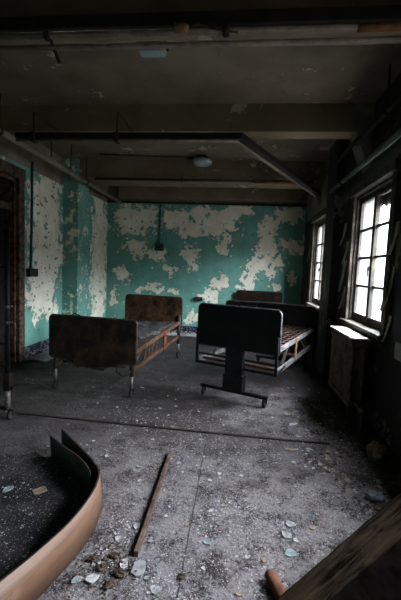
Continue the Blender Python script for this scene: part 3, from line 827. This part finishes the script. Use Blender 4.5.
# ------------------------------------------------------------------ radiators
def radiator(label, y0, y1, x, z0, z1, top=True):
    t = thing('radiator', label, 'radiator', (x, y0, 0), 0, 'cast iron radiators')
    n = max(6, int((y1 - y0) / 0.062))
    st = (y1 - y0) / n
    for k in range(n):
        m = MB()
        y = st * (k + 0.5)
        for dx in (-0.055, 0.055):
            m.tube([(dx, y, z0 + 0.03), (dx, y, z0 + 0.09), (dx, y, z1 - 0.09), (dx, y, z1 - 0.02)], [0.026, 0.021, 0.021, 0.026], 8)
        m.box((0, y, z1 - 0.04), (0.17, st * 0.86, 0.08), bevel=0.02)
        m.box((0, y, z0 + 0.05), (0.17, st * 0.86, 0.07), bevel=0.02)
        if k in (0, n - 1):
            m.bar((-0.055, y, 0), (-0.055, y, z0 + 0.05), 0.03, 0.03); m.bar((0.055, y, 0), (0.055, y, z0 + 0.05), 0.03, 0.03)
        m.build('section', M['radiator'], t)
    if top:
        bm = MB()
        bm.box((0.0, (y1 - y0) / 2, z1 + 0.008), (0.19, y1 - y0, 0.02), bevel=0.008)
        c = bm.build('lit_top', M['radiator_lit_top'], t); c['label'] = 'top painted pale as if lit'
    m = MB()
    m.tube([(0.0, 0.02, z0 + 0.06), (0.0, -0.06, z0 + 0.06), (0.02, -0.10, z0 + 0.02), (0.03, -0.11, 0.10), (0.03, -0.11, 0.0)], 0.016, 10)
    p = m.build('supply_pipe', M['green_pipe'], t)
    m = MB().lathe([(0.022, -0.03), (0.03, -0.02), (0.03, 0.02), (0.022, 0.03)], (0.03, -0.11, 0.20), 12)
    m.build('valve', M['ochre'], p)
    return t
radiator('brown cast iron radiator with top painted pale as if lit below the near window', 3.66, 4.46, 1.235, 0.16, 0.87)
radiator('cast iron radiator with top painted pale as if lit below the far window beyond the beds', 6.12, 7.10, 1.255, 0.16, 0.87)
# yellowed lump hanging on a stick of conduit by the near radiator
def lump(name, c, r, mat, sx=1, sy=1, sz=1, seed=0, sub=2, amp=0.35):
    bm = bmesh.new()
    bmesh.ops.create_icosphere(bm, subdivisions=sub, radius=1.0)
    for v in bm.verts:
        k = 1 + amp * noise.noise(v.co * 1.7 + Vector((seed * 3.1, seed, 0))) + amp * 0.5 * noise.noise(v.co * 4 + Vector((seed, 0, 5)))
        v.co = Vector((v.co.x * sx, v.co.y * sy, v.co.z * sz)) * (r * k)
    mm = MB(); mm.bm.free(); mm.bm = bm
    o = mm.build(name, mat); o.location = c
    return o

# ------------------------------------------------------------------ stand at the left edge
t = thing('pole_stand', 'tall dark pole stand on a caster at the left edge before the door', 'stand', (-2.13, 3.16, 0))
MB().tube([(0, 0, 0.40), (0, 0, 1.80)], 0.021, 12).build('pole', M['black'], t)
l = MB().tube([(0, 0, 0.09), (0, 0, 0.42)], 0.024, 12).build('lower_leg', M['leg'], t); l['label'] = 'dull grey lower leg'
m = MB(); m.box((0.0, 0, 0.36), (0.07, 0.06, 0.17), bevel=0.012); m.lathe([(0.012, 0), (0.02, 0.02), (0.02, 0.04)], (0.03, 0, 0.30), 10, 'X'); m.build('clamp', M['board'], t)
for z in (0.93, 1.08):
    m = MB().lathe([(0.024, -0.012), (0.031, -0.008), (0.031, 0.008), (0.024, 0.012)], (0, 0, z), 14); m.tube([(0.02, 0, z), (0.055, -0.01, z + 0.01)], 0.006, 6); m.build('knob_collar', M['leg'], t)
m = MB(); m.bar((0, 0, 0.09), (-0.45, 0.12, 0.09), 0.035, 0.03, 0.004); m.bar((0, 0, 0.09), (0.05, 0.01, 0.085), 0.035, 0.03, 0.004)
b = m.build('base_bar', M['black'], t)
caster(t, (0.035, -0.01), 0.04); caster(t, (-0.42, 0.11), 0.04)
m = MB(); m.bar((0, 0, 1.45), (-0.9, 0.25, 1.45), 0.03, 0.03, 0.004); m.bar((0, 0, 0.72), (-0.9, 0.25, 0.72), 0.03, 0.03, 0.004); m.bar((-0.9, 0.25, 0.35), (-0.9, 0.25, 1.5), 0.03, 0.03, 0.004); m.bar((-0.9, 0.25, 0.0), (-0.9, 0.25, 0.36), 0.03, 0.03)
m.build('side_frame', M['black'], t)

# ------------------------------------------------------------------ bent plywood strip
def spline(pts, n):
    P = [Vector(p) for p in pts]
    out = []
    for i in range(len(P) - 1):
        a = P[max(i - 1, 0)]; b = P[i]; c = P[i + 1]; d = P[min(i + 2, len(P) - 1)]
        for k in range(n):
            u = k / n
            out.append(0.5 * ((2 * b) + (c - a) * u + (2 * a - 5 * b + 4 * c - d) * u * u + (3 * b - a - 3 * c + d) * u ** 3))
    out.append(P[-1])
    return out
top = spline([(-1.02, 0.88, .22), (-0.89, 1.25, .22), (-0.823, 1.44, .22), (-0.768, 1.65, .22), (-0.755, 1.89, .22), (-0.795, 2.08, .22), (-0.885, 2.205, .22), (-1.07, 2.385, .22), (-1.30, 2.60, .22)], 8)
bot = spline([(-1.02, 0.90, 0), (-0.875, 1.27, 0), (-0.80, 1.50, 0), (-0.75, 1.72, 0), (-0.745, 1.93, 0), (-0.785, 2.12, 0), (-0.885, 2.24, 0), (-1.08, 2.42, 0), (-1.31, 2.63, 0)], 8)
def strip(name, top, bot, th, mat_out, mat_in, parent=None):
    bm = bmesh.new()
    rows = []
    n = len(top)
    for i in range(n):
        tdir = (top[min(i + 1, n - 1)] - top[max(i - 1, 0)]).normalized()
        inn = Vector((-tdir.y, tdir.x, 0)) * th
        rows.append([bm.verts.new(bot[i]), bm.verts.new(top[i]), bm.verts.new(top[i] + inn), bm.verts.new(bot[i] + inn)])
    fi = []
    for i in range(n - 1):
        for k in range(4):
            f = bm.faces.new((rows[i][k], rows[i + 1][k], rows[i + 1][(k + 1) % 4], rows[i][(k + 1) % 4]))
            f.smooth = k in (0, 2)
            f.material_index = 0 if k == 0 else 1
    for f in (bm.faces.new(rows[0]), bm.faces.new(list(reversed(rows[-1])))):
        f.material_index = 1
    bmesh.ops.recalc_face_normals(bm, faces=bm.faces[:])
    me = bpy.data.meshes.new(name); bm.to_mesh(me); bm.free()
    me.materials.append(mat_out); me.materials.append(mat_in)
    o = bpy.data.objects.new(name, me); COL.objects.link(o)
    if parent: o.parent = parent
    return o
t = thing('plywood_panel', 'bent strip of tan plywood standing on edge on the floor, lower left', 'panel')
strip('outer_ply', top, bot, 0.010, M['veneer'], M['strip_dark'], t)
s0 = [Vector((-0.86, 2.10, .205)), Vector((-0.93, 2.185, .205)), Vector((-1.035, 2.28, .205)), Vector((-1.17, 2.38, .20)), Vector((-1.36, 2.53, .20))]
s0 = spline(s0, 6)
strip('inner_ply', s0, [p * 1.0 - Vector((0.02, 0.05, p.z)) + Vector((0.035, 0.055, 0)) for p in s0], 0.008, M['strip_dark'], M['strip_dark'], t)
# dark sheet standing in for the shade inside the bend
bm = bmesh.new()
pl = [p for p in bot[4:]][::2]
rim = [Vector((p.x - 0.045, p.y - 0.03, 0.012)) for p in pl]
rim += [Vector((-1.38, 2.52, 0.012)), Vector((-1.52, 2.60, 0.012)), Vector((-1.63, 2.50, 0.012)), Vector((-1.80, 2.58, 0.012)), Vector((-1.9, 2.3, 0.012)), Vector((-1.95, 2.1, 0.012)), Vector((-1.9, 1.5, 0.012)), Vector((-1.5, 1.0, 0.012))]
f = bm.faces.new([bm.verts.new(p) for p in rim])
r = bmesh.ops.extrude_face_region(bm, geom=[f])
for v in r['geom']:
    if isinstance(v, bmesh.types.BMVert): v.co.z = 0.002
mm = MB(); mm.bm.free(); mm.bm = bm
def sheet_mat():
    g = G('shade_sheet')
    n1 = g.noise(4, 6, 0.65)
    col = g.mix(g.step(n1, 0.42, 0.66), (0.012, 0.011, 0.011), (0.046, 0.039, 0.037))
    col = g.mix(g.step(g.noise(2.1, 4, 0.6), 0.54, 0.68, 0, 0.8), col, (0.050, 0.022, 0.012))
    for sc, lo in ((28, 0.13), (60, 0.17), (120, 0.2)):
        d = g.voro(sc)
        c = g.n('ShaderNodeSeparateColor'); g.set(c.inputs[0], g.voro(sc, 'F1', 'Color'))
        col = g.mix(g.math('MULTIPLY', g.step(d, lo + 0.06, lo), g.step(c.outputs[0], 0.60, 0.62)), col, (0.34, 0.35, 0.37))
    g.bump(n1, 0.6, 0.015)
    return g.fin(col, 0.7, 0, 0.12)
M['sheet'] = sheet_mat()
tag(mm.build('floor_shade', M['sheet']), 'dark sheet standing in for the shade inside the bent plywood strip', 'sheet')

# ------------------------------------------------------------------ lath, floor strip, timber, pipe stub
m = MB(); m.bar((-0.470, 2.78, 0.017), (-0.454, 1.715, 0.017), 0.022, 0.034, 0.002)
tag(m.build('wooden_lath', M['lath']), 'thin brown wooden lath lying lengthwise on the floor right of the plywood strip', 'lath')
m = MB()
pts = [(-2.19, 3.285), (-1.25, 3.25), (-0.5, 3.222), (0.09, 3.205), (0.5, 3.195), (0.88, 3.20)]
for (xa, ya), (xb, yb) in zip(pts[:-1], pts[1:]):
    m.bar((xa, ya, 0.006), (xb, yb, 0.006), 0.024, 0.014)
tag(m.build('floor_strip', M['iron']), 'long thin black strip lying across the floor in front of the beds', 'strip')

def timber():
    m = MB()
    bm = m.bm
    A, B = Vector((-0.10, 0.955, 0.30)), Vector((1.04, 2.104, 0.313))
    d = (B - A).normalized(); side = Vector((d.y, -d.x, 0)).normalized()
    N = 40
    rows = []
    for i in range(N + 1):
        u = i / N
        c = A + (B - A) * u
        wd = 0.075 + 0.10 * u
        j = lambda s: 0.006 * noise.noise(Vector((u * 14, s, 0)))
        prof = [(0 + j(1), 0.0), (0.012, 0.012 + j(2)), (wd * 0.33, 0.016 + j(5)), (wd * 0.66, 0.010 + j(6)), (wd - 0.012, 0.0 + j(3)), (wd + j(4), -0.014), (0.46, -0.29 - 0.013 * u), (0.0, -0.29 - 0.013 * u)]
        rows.append([bm.verts.new(c + side * a + Vector((0, 0, z))) for a, z in prof])
    K = len(rows[0])
    for i in range(N):
        for k in range(K):
            f = bm.faces.new((rows[i][k], rows[i + 1][k], rows[i + 1][(k + 1) % K], rows[i][(k + 1) % K]))
            f.material_index = 1 if k >= 5 else 0
    bm.faces.new(rows[0]); bm.faces.new(list(reversed(rows[-1])))
    # object space along the grain
    ang = math.atan2(d.y, d.x)
    rot = Matrix.Rotation(-ang, 4, 'Z')
    for v in bm.verts:
        v.co = rot @ (v.co - A)
    o = m.build('timber', M['timber'])
    o.data.materials.append(M['timber_shade'])
    o.location = A; o.rotation_euler = (0, 0, ang)
    tag(o, 'heavy weathered dark timber lying across the lower right corner', 'timber')
timber()
m = MB()
p, q = Vector((0.225, 1.675, 0.034)), Vector((0.310, 1.47, 0.034))
dr = (q - p).normalized(); a = dr.cross(Vector((0, 0, 1))); b = a.cross(dr)
rings = []
for c, r in ((p, 0.020), (p, 0.028), (p + dr * 0.02, 0.030), (q, 0.029)):
    rings.append([m.bm.verts.new(c + (a * math.cos(k * math.pi / 9) + b * math.sin(k * math.pi / 9)) * r) for k in range(18)])
rings.insert(0, [m.bm.verts.new(p + dr * 0.10 + (a * math.cos(k * math.pi / 9) + b * math.sin(k * math.pi / 9)) * 0.020) for k in range(18)])
for i in range(len(rings) - 1):
    for k in range(18):
        f = m.bm.faces.new((rings[i][k], rings[i][(k + 1) % 18], rings[i + 1][(k + 1) % 18], rings[i + 1][k])); f.smooth = True
m.bm.faces.new(rings[0]); m.bm.faces.new(rings[-1])
tag(m.build('rusty_pipe', M['rusty_stub']), 'short rusty pipe stub poking out from under the dark timber', 'pipe')

# ------------------------------------------------------------------ chips and rubble
def flake_mesh(name, size, mat, seed, th=0.004, n=None, asp=1.0):
    rnd = random.Random(seed)
    n = n or rnd.randint(5, 8)
    bm = bmesh.new()
    ps = []
    for k in range(n):
        an = 2 * math.pi * (k + rnd.uniform(-0.3, 0.3)) / n
        r = size * rnd.uniform(0.65, 1.1)
        x, y = r * math.cos(an), r * math.sin(an) * asp
        ps.append((x, y, th * 0.2 + rnd.uniform(0, 0.10) * size))
    lo = [bm.verts.new(p) for p in ps]; hi = [bm.verts.new((x * 0.97, y * 0.97, z + th)) for x, y, z in ps]
    c0 = bm.verts.new((0, 0, 0.0)); c1 = bm.verts.new((0, 0, th))
    for k in range(n):
        j = (k + 1) % n
        bm.faces.new((lo[j], lo[k], c0)); bm.faces.new((hi[k], hi[j], c1)); bm.faces.new((lo[k], lo[j], hi[j], hi[k]))
    bmesh.ops.recalc_face_normals(bm, faces=bm.faces[:])
    me = bpy.data.meshes.new(name); bm.to_mesh(me); bm.free()
    me.materials.append(mat)
    return me
def place(name, me, x, y, rz, label, cat, group=None, z=0.001, tilt=(0, 0)):
    o = bpy.data.objects.new(name, me); COL.objects.link(o)
    o.location = (x, y, z); o.rotation_euler = (tilt[0], tilt[1], rz)
    return tag(o, label, cat, group)
big = [
    (-0.422, 1.645, 0.048, 'chip_grey', 'large blue-grey chip at the near end of the brown lath', 1.35),
    (-0.622, 1.555, 0.040, 'chip_white', 'large white chip beside the foot of the tan plywood', 0.7),
    (0.352, 1.990, 0.040, 'chip_grey', 'pale grey round chip, middle one of three before the timber', 1.0),
    (0.392, 2.085, 0.036, 'chip_grey', 'pale grey round chip, farthest of three before the timber', 1.0),
    (0.352, 1.862, 0.036, 'chip_green', 'pale greenish chip, nearest of three before the timber', 1.0),
    (-1.218, 2.135, 0.050, 'chip_tan', 'round buff chip lying on the dark shade sheet', 1.0),
    (-1.43, 2.116, 0.045, 'chip_green', 'blue-green paint chip lying on the dark shade sheet', 0.7),
    (-0.50, 1.66, 0.036, 'chip_white', 'curled white chip leaning on rubble left of the lath end', 0.6),
    (-0.51, 1.93, 0.030, 'chip_grey', 'grey chip close against the left side of the lath', 1.1),
    (0.52, 3.02, 0.06, 'chip_tan', 'flat buff flake on the floor near the right end of the black strip', 0.4),
    (0.62, 3.55, 0.07, 'chip_white', 'large pale flake on the floor beyond the right end of the black strip', 0.4),
    (0.58, 3.80, 0.06, 'chip_grey', 'grey flake on the floor between the raised bed and the near radiator', 0.5),
]
for i, (x, y, s, mt, lab, asp) in enumerate(big):
    on_sheet = 'sheet' in lab
    place('paint_chip', flake_mesh('paint_chip', s, M[mt], 50 + i, 0.006, 7, asp), x, y, 0.7 * i, lab, 'chip', None, 0.0125 if on_sheet else 0.001)
kinds = []
for i in range(14):
    mt = ['chip_white', 'chip_grey', 'chip_white', 'chip_tan', 'chip_grey', 'chip_green', 'chip_white'][i % 7]
    kinds.append((flake_mesh('paint_flake', 0.010 + 0.0015 * (i % 6), M[mt], 200 + i), {'chip_white': 'pale', 'chip_grey': 'grey', 'chip_tan': 'buff', 'chip_green': 'blue-green'}[mt]))
rnd = random.Random(11)
def inside_sheet(x, y):
    return x < -0.72 and 0.8 < y < 2.65 and x > -1.95
cnt = 0
while cnt < 230:
    y = 1.35 + 3.4 * rnd.random() ** 1.7
    x = rnd.uniform(-1.0 - 0.30 * y * 0.6, min(1.30, 0.35 + 0.33 * y))
    if inside_sheet(x, y) and rnd.random() < 0.4: continue
    if x > -0.8 + 0 and (y - x) < 0.98 and y < 2.4: continue        # under the timber
    if abs(y - 3.22) < 0.05 or abs(x + 0.46) < 0.05: continue
    if y < 2.9 and abs(x + 0.80) < 0.08: continue
    me, tone = kinds[rnd.randrange(14)]
    sheet = inside_sheet(x, y)
    o = place('paint_flake', me, x, y, rnd.uniform(0, 6.28), 'small %s paint flake scattered on %s' % (tone, 'the dark shade sheet by the plywood' if sheet else 'the open floor'), 'flake', '%s paint flakes on %s' % (tone, 'the blackened sheet' if sheet else 'the open floor'), 0.0125 if sheet else 0.001)
    o.scale = (rnd.uniform(0.7, 1.5),) * 3
    cnt += 1
cnt = 0
while cnt < 45:
    x, y = rnd.uniform(0.62, 1.30), rnd.uniform(2.2, 4.2)
    if y - x < 1.15 or (x > 1.1 and y > 3.4) or (x > 1.05 and 2.7 < y < 3.2) or (y < 2.55 and x > 0.85): continue
    i = rnd.choice((3, 10, 0, 4, 3))
    me, tone = kinds[i]
    o = place('paint_flake', me, x, y, rnd.uniform(0, 6.28), 'small %s paint flake scattered on the open floor' % tone, 'flake', '%s paint flakes on the open floor' % tone)
    k = rnd.uniform(1.4, 3.0); o.scale = (k, k * 0.6, 1.5)
    cnt += 1
# crumbs that nobody could count
bm = bmesh.new()
rnd = random.Random(5)
def crumb(bm, x, y, z, s):
    a = rnd.uniform(0, 6.28)
    pts = []
    for k in range(4):
        an = a + k * math.pi / 2 + rnd.uniform(-0.4, 0.4)
        pts.append(bm.verts.new((x + math.cos(an) * s * rnd.uniform(0.6, 1.1), y + math.sin(an) * s * rnd.uniform(0.4, 1), z + rnd.uniform(0, s * 0.4))))
    t_ = bm.verts.new((x, y, z + s * rnd.uniform(0.3, 0.8)))
    for k in range(4):
        bm.faces.new((pts[k], pts[(k + 1) % 4], t_))
for i in range(19000):
    y = 1.3 + 2.4 * rnd.random() ** 1.4
    x = rnd.uniform(-0.75 - 0.3 * max(0, y - 1.9), min(1.36, 0.42 + 0.35 * y))
    if y - x < 1.12 and y < 2.25: continue
    if noise.noise(Vector((x * 2.5, y * 2.5, 0))) + rnd.uniform(-0.5, 0.5) < -0.12: continue
    if y < 2.62 and x < -0.70: continue
    crumb(bm, x, y, 0.0, 0.0022 + 0.0085 * rnd.random() ** 2.6)
for i in range(1500):
    crumb(bm, rnd.uniform(-3.0, 1.3), rnd.uniform(3.3, 8.1), 0.0, rnd.uniform(0.004, 0.011))
mm = MB(); mm.bm.free(); mm.bm = bm
tag(mm.build('plaster_crumbs', M['crumb']), 'crushed plaster crumbs strewn across the floor', 'debris', kind='stuff')
def heap(name, cells, mat, label, n, smin, smax, mound=True):
    bm = bmesh.new()
    for i in range(n):
        (x0, x1, y0, y1, h) = cells[rnd.randrange(len(cells))]
        x, y = rnd.uniform(x0, x1), rnd.uniform(y0, y1)
        crumb(bm, x, y, rnd.uniform(0, h) if rnd.random() < 0.6 else 0.0, rnd.uniform(smin, smax))
    # a low mound for the crumbs to lie on
    for (x0, x1, y0, y1, h) in (cells if mound else []):
        nx, ny = 6, 14
        g = [[bm.verts.new((x0 + (x1 - x0) * i / nx, y0 + (y1 - y0) * j / ny, max(0.0, h * math.sin(math.pi * (0.12 + 0.76 * j / ny)) * (0.6 + 0.5 * noise.noise(Vector((i, j, 2)))) * (math.sin(math.pi * i / nx)) ))) for i in range(nx + 1)] for j in range(ny + 1)]
        for j in range(ny):
            for i in range(nx):
                bm.faces.new((g[j][i], g[j][i + 1], g[j + 1][i + 1], g[j + 1][i]))
    mm = MB(); mm.bm.free(); mm.bm = bm
    o = mm.build(name, mat)
    return tag(o, label, 'debris', kind='stuff')
heap('plaster_heap', [(-3.21, -2.86, 5.15, 6.40, 0.10), (-3.21, -2.75, 5.7, 6.40, 0.06)], M['heap'], 'heap of fallen plaster along the foot of the left wall', 900, 0.008, 0.03)
heap('plaster_heap', [(-2.0, -0.3, 7.85, 8.15, 0.07), (-2.9, -1.8, 7.8, 8.15, 0.06)], M['heap'], 'heap of pale plaster along the foot of the back wall', 900, 0.010, 0.035)
heap('rubble_bits', [(-0.74, -0.42, 1.42, 1.74, 0.012), (-0.70, -0.50, 1.60, 1.80, 0.006)], M['rubble'], 'brown rubble crumbs between the plywood foot and the lath end', 260, 0.004, 0.012, False)
heap('rubble_bits', [(0.75, 1.36, 2.3, 3.3, 0.02), (0.7, 1.11, 3.3, 4.3, 0.02)], M['rubble'], 'brown flakes and litter on the dark floor below the near window', 420, 0.006, 0.026, False)
lumps = [(-0.56, 1.70, 0.022), (-0.50, 1.60, 0.026), (-0.60, 1.62, 0.020), (-0.66, 1.66, 0.022), (-0.53, 1.53, 0.024), (-0.20, 1.625, 0.018)]
names = ['brown rubble lump touching the left of the curled white chip', 'brown rubble lump nearest the large blue-grey chip', 'small brown rubble lump between the white chips', 'brown rubble lump closest to the plywood foot', 'brown rubble lump at the bottom edge left of the blue-grey chip', 'small dark clod on the floor joint at the bottom edge']
for i, ((x, y, s), lab) in enumerate(zip(lumps, names)):
    tag(lump('rubble_lump', (x, y, s * 0.5), s, M['rubble'], 1.2, 0.8, 0.5, i, 2, 0.9), lab, 'rubble', 'rubble by the lath')
tag(lump('stone_block', (0.985, 2.42, 0.032), 0.055, M['block'], 1.0, 0.75, 0.62, 3, 2, 0.3), 'slate-grey lump on the floor just beyond the timber', 'stone')
o = lump('plaster_lump', (1.20, 2.99, 0.07), 0.085, M['paper'], 0.8, 0.9, 0.85, 6, 3, 0.55)
tag(o, 'yellowish crumpled lump at the foot of the right wall', 'lump')

# curls of paint hanging from the wall round the near window
def curl(parent, y, z, wd, ht, seed):
    m = MB(); bm = m.bm
    rows = []
    for j in range(9):
        u = j / 8
        ww = wd * (1 - 0.5 * u) * (1 + 0.35 * noise.noise(Vector((seed, j * 0.9, 0))))
        dy = 0.03 * noise.noise(Vector((seed, j * 0.5, 4)))
        x = XW - 0.004 - 0.05 * u * u * (1 + 0.5 * noise.noise(Vector((seed, 1, 1))))
        rows.append([bm.verts.new((x - 0.012 * abs(k) * u, y + dy + ww * k / 2, z - ht * u)) for k in (-1, 0, 1)])
    for j in range(8):
        for k in range(2):
            f = bm.faces.new((rows[j][k], rows[j][k + 1], rows[j + 1][k + 1], rows[j + 1][k])); f.smooth = True
    o = m.build('hanging_paint', M['flake'], parent)
    md = o.modifiers.new('thickness', 'SOLIDIFY'); md.thickness = 0.004
    return o
def wall_curls(parent, n, pick, mat, seed):
    rnd = random.Random(seed)
    bm = bmesh.new()
    for i in range(n):
        p, U, V, N = pick(rnd)
        a = rnd.uniform(0, 6.28); sz = rnd.uniform(0.012, 0.034); lift = rnd.uniform(0.3, 0.9)
        e = U * math.cos(a) + V * math.sin(a); f = V * math.cos(a) - U * math.sin(a)
        rows = []
        for j in range(5):
            u = j / 4
            c = p + e * sz * (1.6 * u - 0.3 * u * u * lift) + N * (0.001 + sz * lift * u * u)
            wd = sz * (0.8 - 0.35 * u) * (1 + rnd.uniform(-0.2, 0.2))
            rows.append([bm.verts.new(c - f * wd), bm.verts.new(c + f * wd)])
        for j in range(4):
            bm.faces.new((rows[j][0], rows[j][1], rows[j + 1][1], rows[j + 1][0]))
    mm = MB(); mm.bm.free(); mm.bm = bm
    o = mm.build('paint_curls', mat, parent, kind='stuff')
    md = o.modifiers.new('thickness', 'SOLIDIFY'); md.thickness = 0.002
M['curl'] = simple('lifted_teal_paint', TEAL, TEAL2, 6)
M['curl_pale'] = simple('lifted_cream_paint', CREAM2, CREAM, 6)
X_, Y_, Z_ = Vector((1, 0, 0)), Vector((0, 1, 0)), Vector((0, 0, 1))
pk = lambda r: (Vector((r.uniform(-2.9, 1.3), Y1, 0.25 + 2.4 * r.random() ** 1.4)), X_, Z_, -Y_)
wall_curls(bpy.data.objects['wall_back'], 330, pk, M['curl'], 1)
wall_curls(bpy.data.objects['wall_back'], 90, pk, M['curl_pale'], 2)
pk = lambda r: (Vector((XL, r.uniform(5.2, 6.42), r.uniform(0.3, 2.85))), Y_, Z_, X_)
wall_curls(bpy.data.objects['wall_left'], 160, pk, M['curl'], 3)
pk = lambda r: (Vector((XF, r.uniform(7.0, 8.15), r.uniform(0.5, 2.85))), Y_, Z_, X_)
wall_curls(bpy.data.objects['wall_left_far'], 110, pk, M['curl'], 4)
wr_ = bpy.data.objects['wall_right']
for i, (y, z, a, b) in enumerate(((4.93, 1.95, 0.13, 0.30), (5.02, 1.70, 0.16, 0.42), (4.94, 1.35, 0.10, 0.30), (3.52, 1.60, 0.15, 0.42), (3.48, 2.0, 0.12, 0.3), (3.46, 1.15, 0.06, 0.25), (7.42, 2.1, 0.10, 0.35), (5.1, 2.2, 0.1, 0.3))):
    curl(wr_, y, z, a, b, i * 2.3)
